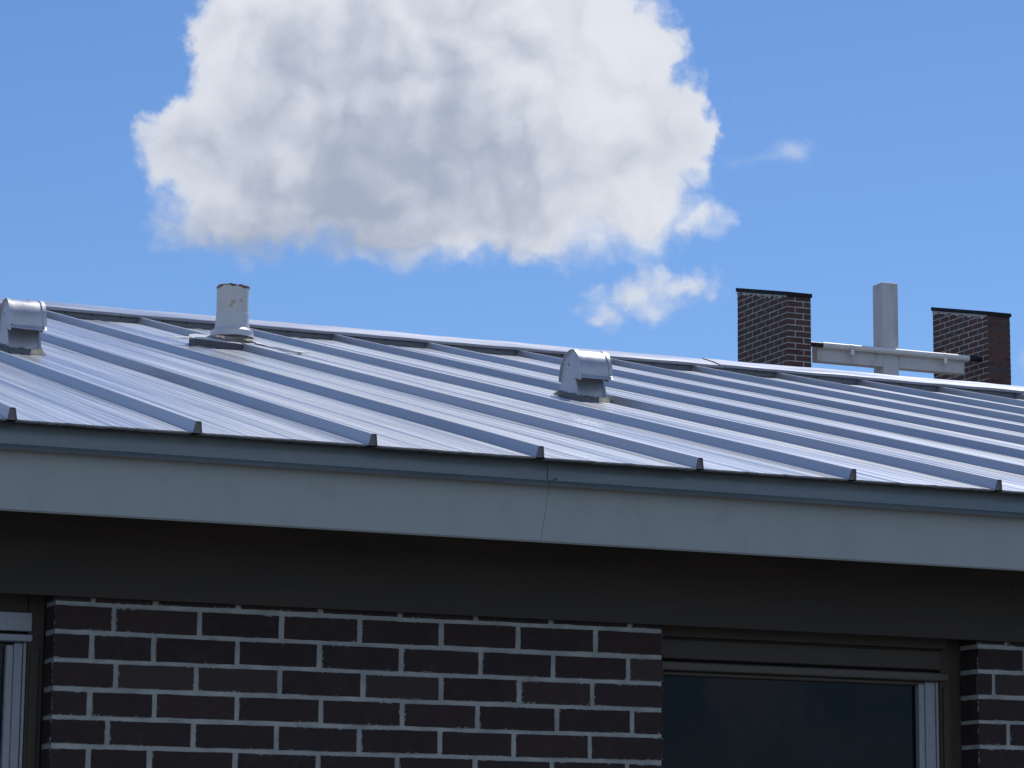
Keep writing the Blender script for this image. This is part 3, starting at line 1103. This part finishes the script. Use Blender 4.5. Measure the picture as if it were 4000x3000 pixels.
def pylon(x, y, label, seed, weathered):
    r = random.Random(seed)
    t = thing('brick_pylon', label, 'pylon', (x, y, 0), 'tall brick pylons beside the white cross')
    bm = bmesh.new()
    e = 0.0018
    prism(bm, [(e, 0), (PD - e, 0), (PD - e, Z_BACK + 0.02), (e, Z_FRONT + 0.02)], 'x', e, PW - e)
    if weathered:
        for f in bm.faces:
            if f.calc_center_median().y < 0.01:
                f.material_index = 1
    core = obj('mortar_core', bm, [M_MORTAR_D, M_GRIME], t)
    zt = Z_BACK
    ncourse = 19
    z_top = 8.625

    def zcap(yy):
        return Z_FRONT + (Z_BACK - Z_FRONT) * yy / PD
    for c in range(ncourse):
        zc = z_top - (c + 0.5) * PBH
        odd = c % 2
        # left and right faces (bricks run along y), then front and back
        for face in ('left', 'front', 'back'):
            run = PD if face in ('left', 'right') else PW
            if face in ('left', 'right'):
                es = [-PJ / 2] + [(0.105 if odd else 0.21) + PBL * i for i in range(12) if (0.105 if odd else 0.21) + PBL * i < run - 0.03] + [run + PJ / 2]
            else:
                es = [-PJ / 2] + ([0.21] if odd else [0.105]) + [run + PJ / 2]
            for a, bb in zip(es, es[1:]):
                ln = bb - a - PJ * r.uniform(0.85, 1.15)
                mid = (a + bb) / 2
                ymid = mid if face in ('left', 'right') else (0 if face == 'front' else PD)
                ytop = a if face in ('left', 'right') else ymid
                hh = PBH - PJ
                roomz = zcap(max(0, ytop)) - (zc - hh / 2)
                if roomz < 0.012:
                    continue
                sz = 1.0
                zz = zc
                if roomz < hh:
                    sz = roomz / hh
                    zz = zc - hh / 2 + roomz / 2
                if ln > 0.15:
                    me = PFULL[r.randrange(7)]
                    s = (ln / (PBL - PJ), 1, sz)
                else:
                    me = brick_mesh(ln, hh, 0.09, r.randrange(10 ** 6), 1.6)
                    me.materials.append(M_BRICK_P)
                    s = (1, 1, sz)
                dep = r.uniform(-0.001, 0.001)
                if weathered and face == 'front':
                    dep = r.uniform(-0.006, 0.001)
                loc, rz = {'left': ((dep, mid, zz), -math.pi / 2), 'right': ((PW - dep, mid, zz), math.pi / 2),
                           'front': ((mid, dep, zz), 0.0), 'back': ((mid, PD - dep, zz), math.pi)}[face]
                o = bpy.data.objects.new('brick', me)
                o.location = loc
                o.rotation_euler = (0, 0, rz)
                o.scale = s
                link(o, t)
    # everything lower and the right face as one joined band
    bm = bmesh.new()
    c = ncourse
    zc = z_top - (c + 0.5) * PBH
    while zc > 3.2:
        for q in range(6):
            a = q * PBL - (PBL / 2 if c % 2 else 0)
            a0, a1 = max(a, 0), min(a + PBL - PJ, PD)
            if a1 - a0 > 0.03:
                box(bm, 0.0, 0.004, a0, a1, zc - PBH / 2 + PJ / 2, zc + PBH / 2 - PJ / 2)
        zc -= PBH
        c += 1
    c = 0
    zc = z_top - (c + 0.5) * PBH
    while zc > 6.0:
        for q in range(7):
            a = q * PBL - (PBL / 2 if c % 2 else 0)
            a0, a1 = max(a, 0), min(a + PBL - PJ, PD)
            if a1 - a0 > 0.03 and zc + PBH / 2 < zcap(a0):
                box(bm, PW - 0.004, PW, a0, a1, zc - PBH / 2 + PJ / 2, zc + PBH / 2 - PJ / 2)
        zc -= PBH
        c += 1
    o = obj('brick_band', bm, M_BRICK_P, t)
    o['kind'] = 'stuff'
    # smeared mortar under the coping
    bm = bmesh.new()
    n = 26
    a, c_, d_, e_ = [], [], [], []
    for i in range(n + 1):
        yy = -0.006 + (PD + 0.010) * i / n
        h = 0.035 + 0.028 * math.sin(i * 1.7 + seed) * math.sin(i * 0.6) + r.uniform(-0.012, 0.012)
        a.append(bm.verts.new((-0.004, yy, zcap(yy) + 0.02)))
        c_.append(bm.verts.new((-0.0045, yy, zcap(yy) - max(0.01, h))))
        d_.append(bm.verts.new((0.02, yy, zcap(yy) - max(0.01, h))))
    for i in range(n):
        bm.faces.new((a[i], a[i + 1], c_[i + 1], c_[i]))
        bm.faces.new((c_[i], c_[i + 1], d_[i + 1], d_[i]))
    obj('mortar_smear', bm, M_MORTAR_D, t)
    # folded metal coping following the slope
    bm = bmesh.new()
    ov = 0.022
    prism(bm, [(-ov, zcap(-ov) - 0.010), (PD + ov, zcap(PD + ov) - 0.010), (PD + ov, zcap(PD + ov) + 0.036), (-ov, zcap(-ov) + 0.036)], 'x', -0.012, PW + 0.012)
    bmesh.ops.bevel(bm, geom=[e for e in bm.edges], offset=0.004, segments=2, affect='EDGES')
    obj('coping', bm, M_COPING, t)
    return t


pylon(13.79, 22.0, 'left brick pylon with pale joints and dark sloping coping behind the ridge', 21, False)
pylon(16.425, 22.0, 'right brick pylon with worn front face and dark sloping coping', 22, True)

YX = 22.20
cross = thing('white_cross', 'weathered white box cross standing between the two brick pylons', 'cross', (15.25, YX, 0))
ox, oy = 15.25, YX
bm = bmesh.new()
box(bm, 15.145 - ox, 15.350 - ox, 0.0, 0.225, 0.0, 8.652, 0.004)
obj('post', bm, M_CROSS, cross)
bm = bmesh.new()
box(bm, 14.285 - ox, 15.144 - ox, 0.0, 0.130, 7.657, 7.852, 0.004)
obj('arm', bm, M_CROSS, cross)
bm = bmesh.new()
box(bm, 15.351 - ox, 16.228 - ox, 0.0, 0.130, 7.657, 7.852, 0.004)
obj('arm', bm, M_CROSS, cross)

# white tube along the front of the arms
tube = thing('tube', 'white tube with two straps along the arms of the cross', 'tube', (15.25, YX - 0.045, 7.836))


def rod(name, xa, xb, rad, mat, parent, seg=24, wob=0.0):
    bm = bmesh.new()
    n = 20
    rows = []
    for j in range(n + 1):
        x = xa + (xb - xa) * j / n
        rows.append([bm.verts.new((x, rad * math.cos(a), rad * math.sin(a) - wob * math.sin(math.pi * j / n))) for a in [2 * math.pi * s / seg for s in range(seg)]])
    for a, c in zip(rows, rows[1:]):
        for s in range(seg):
            bm.faces.new((a[s], a[(s + 1) % seg], c[(s + 1) % seg], c[s]))
    bm.faces.new(rows[0][::-1])
    bm.faces.new(rows[-1])
    bmesh.ops.recalc_face_normals(bm, faces=bm.faces[:])
    return obj(name, bm, mat, parent, smooth=50)


rod('tube_body', 14.325 - 15.25, 16.255 - 15.25, 0.0345, M_TUBE, tube)
rod('tube_end', 14.098 - 15.25, 14.324 - 15.25, 0.029, M_BLACK, tube)
rod('tube_end', 16.2555 - 15.25, 16.412 - 15.25, 0.029, M_BLACK, tube)
for xs in (14.70 - 15.25, 15.93 - 15.25):
    bm = bmesh.new()
    rows = []
    path = [(0.044, 0.030), (0.020, 0.039)] + [(0.038 * math.cos(R(a)), 0.038 * math.sin(R(a))) for a in range(80, 221, 14)] + [(-0.031, -0.045), (-0.031, -0.085), (-0.045, -0.093)]
    for (yy, zz) in path:
        rows.append([bm.verts.new((xs - 0.022, yy, zz)), bm.verts.new((xs + 0.022, yy, zz))])
    for a, c in zip(rows, rows[1:]):
        bm.faces.new((a[0], a[1], c[1], c[0]))
    ret = bmesh.ops.extrude_face_region(bm, geom=bm.faces[:])
    for v in [v for v in ret['geom'] if isinstance(v, bmesh.types.BMVert)]:
        v.co.y += 0.003
    bmesh.ops.recalc_face_normals(bm, faces=bm.faces[:])
    obj('strap', bm, M_TUBE, tube)
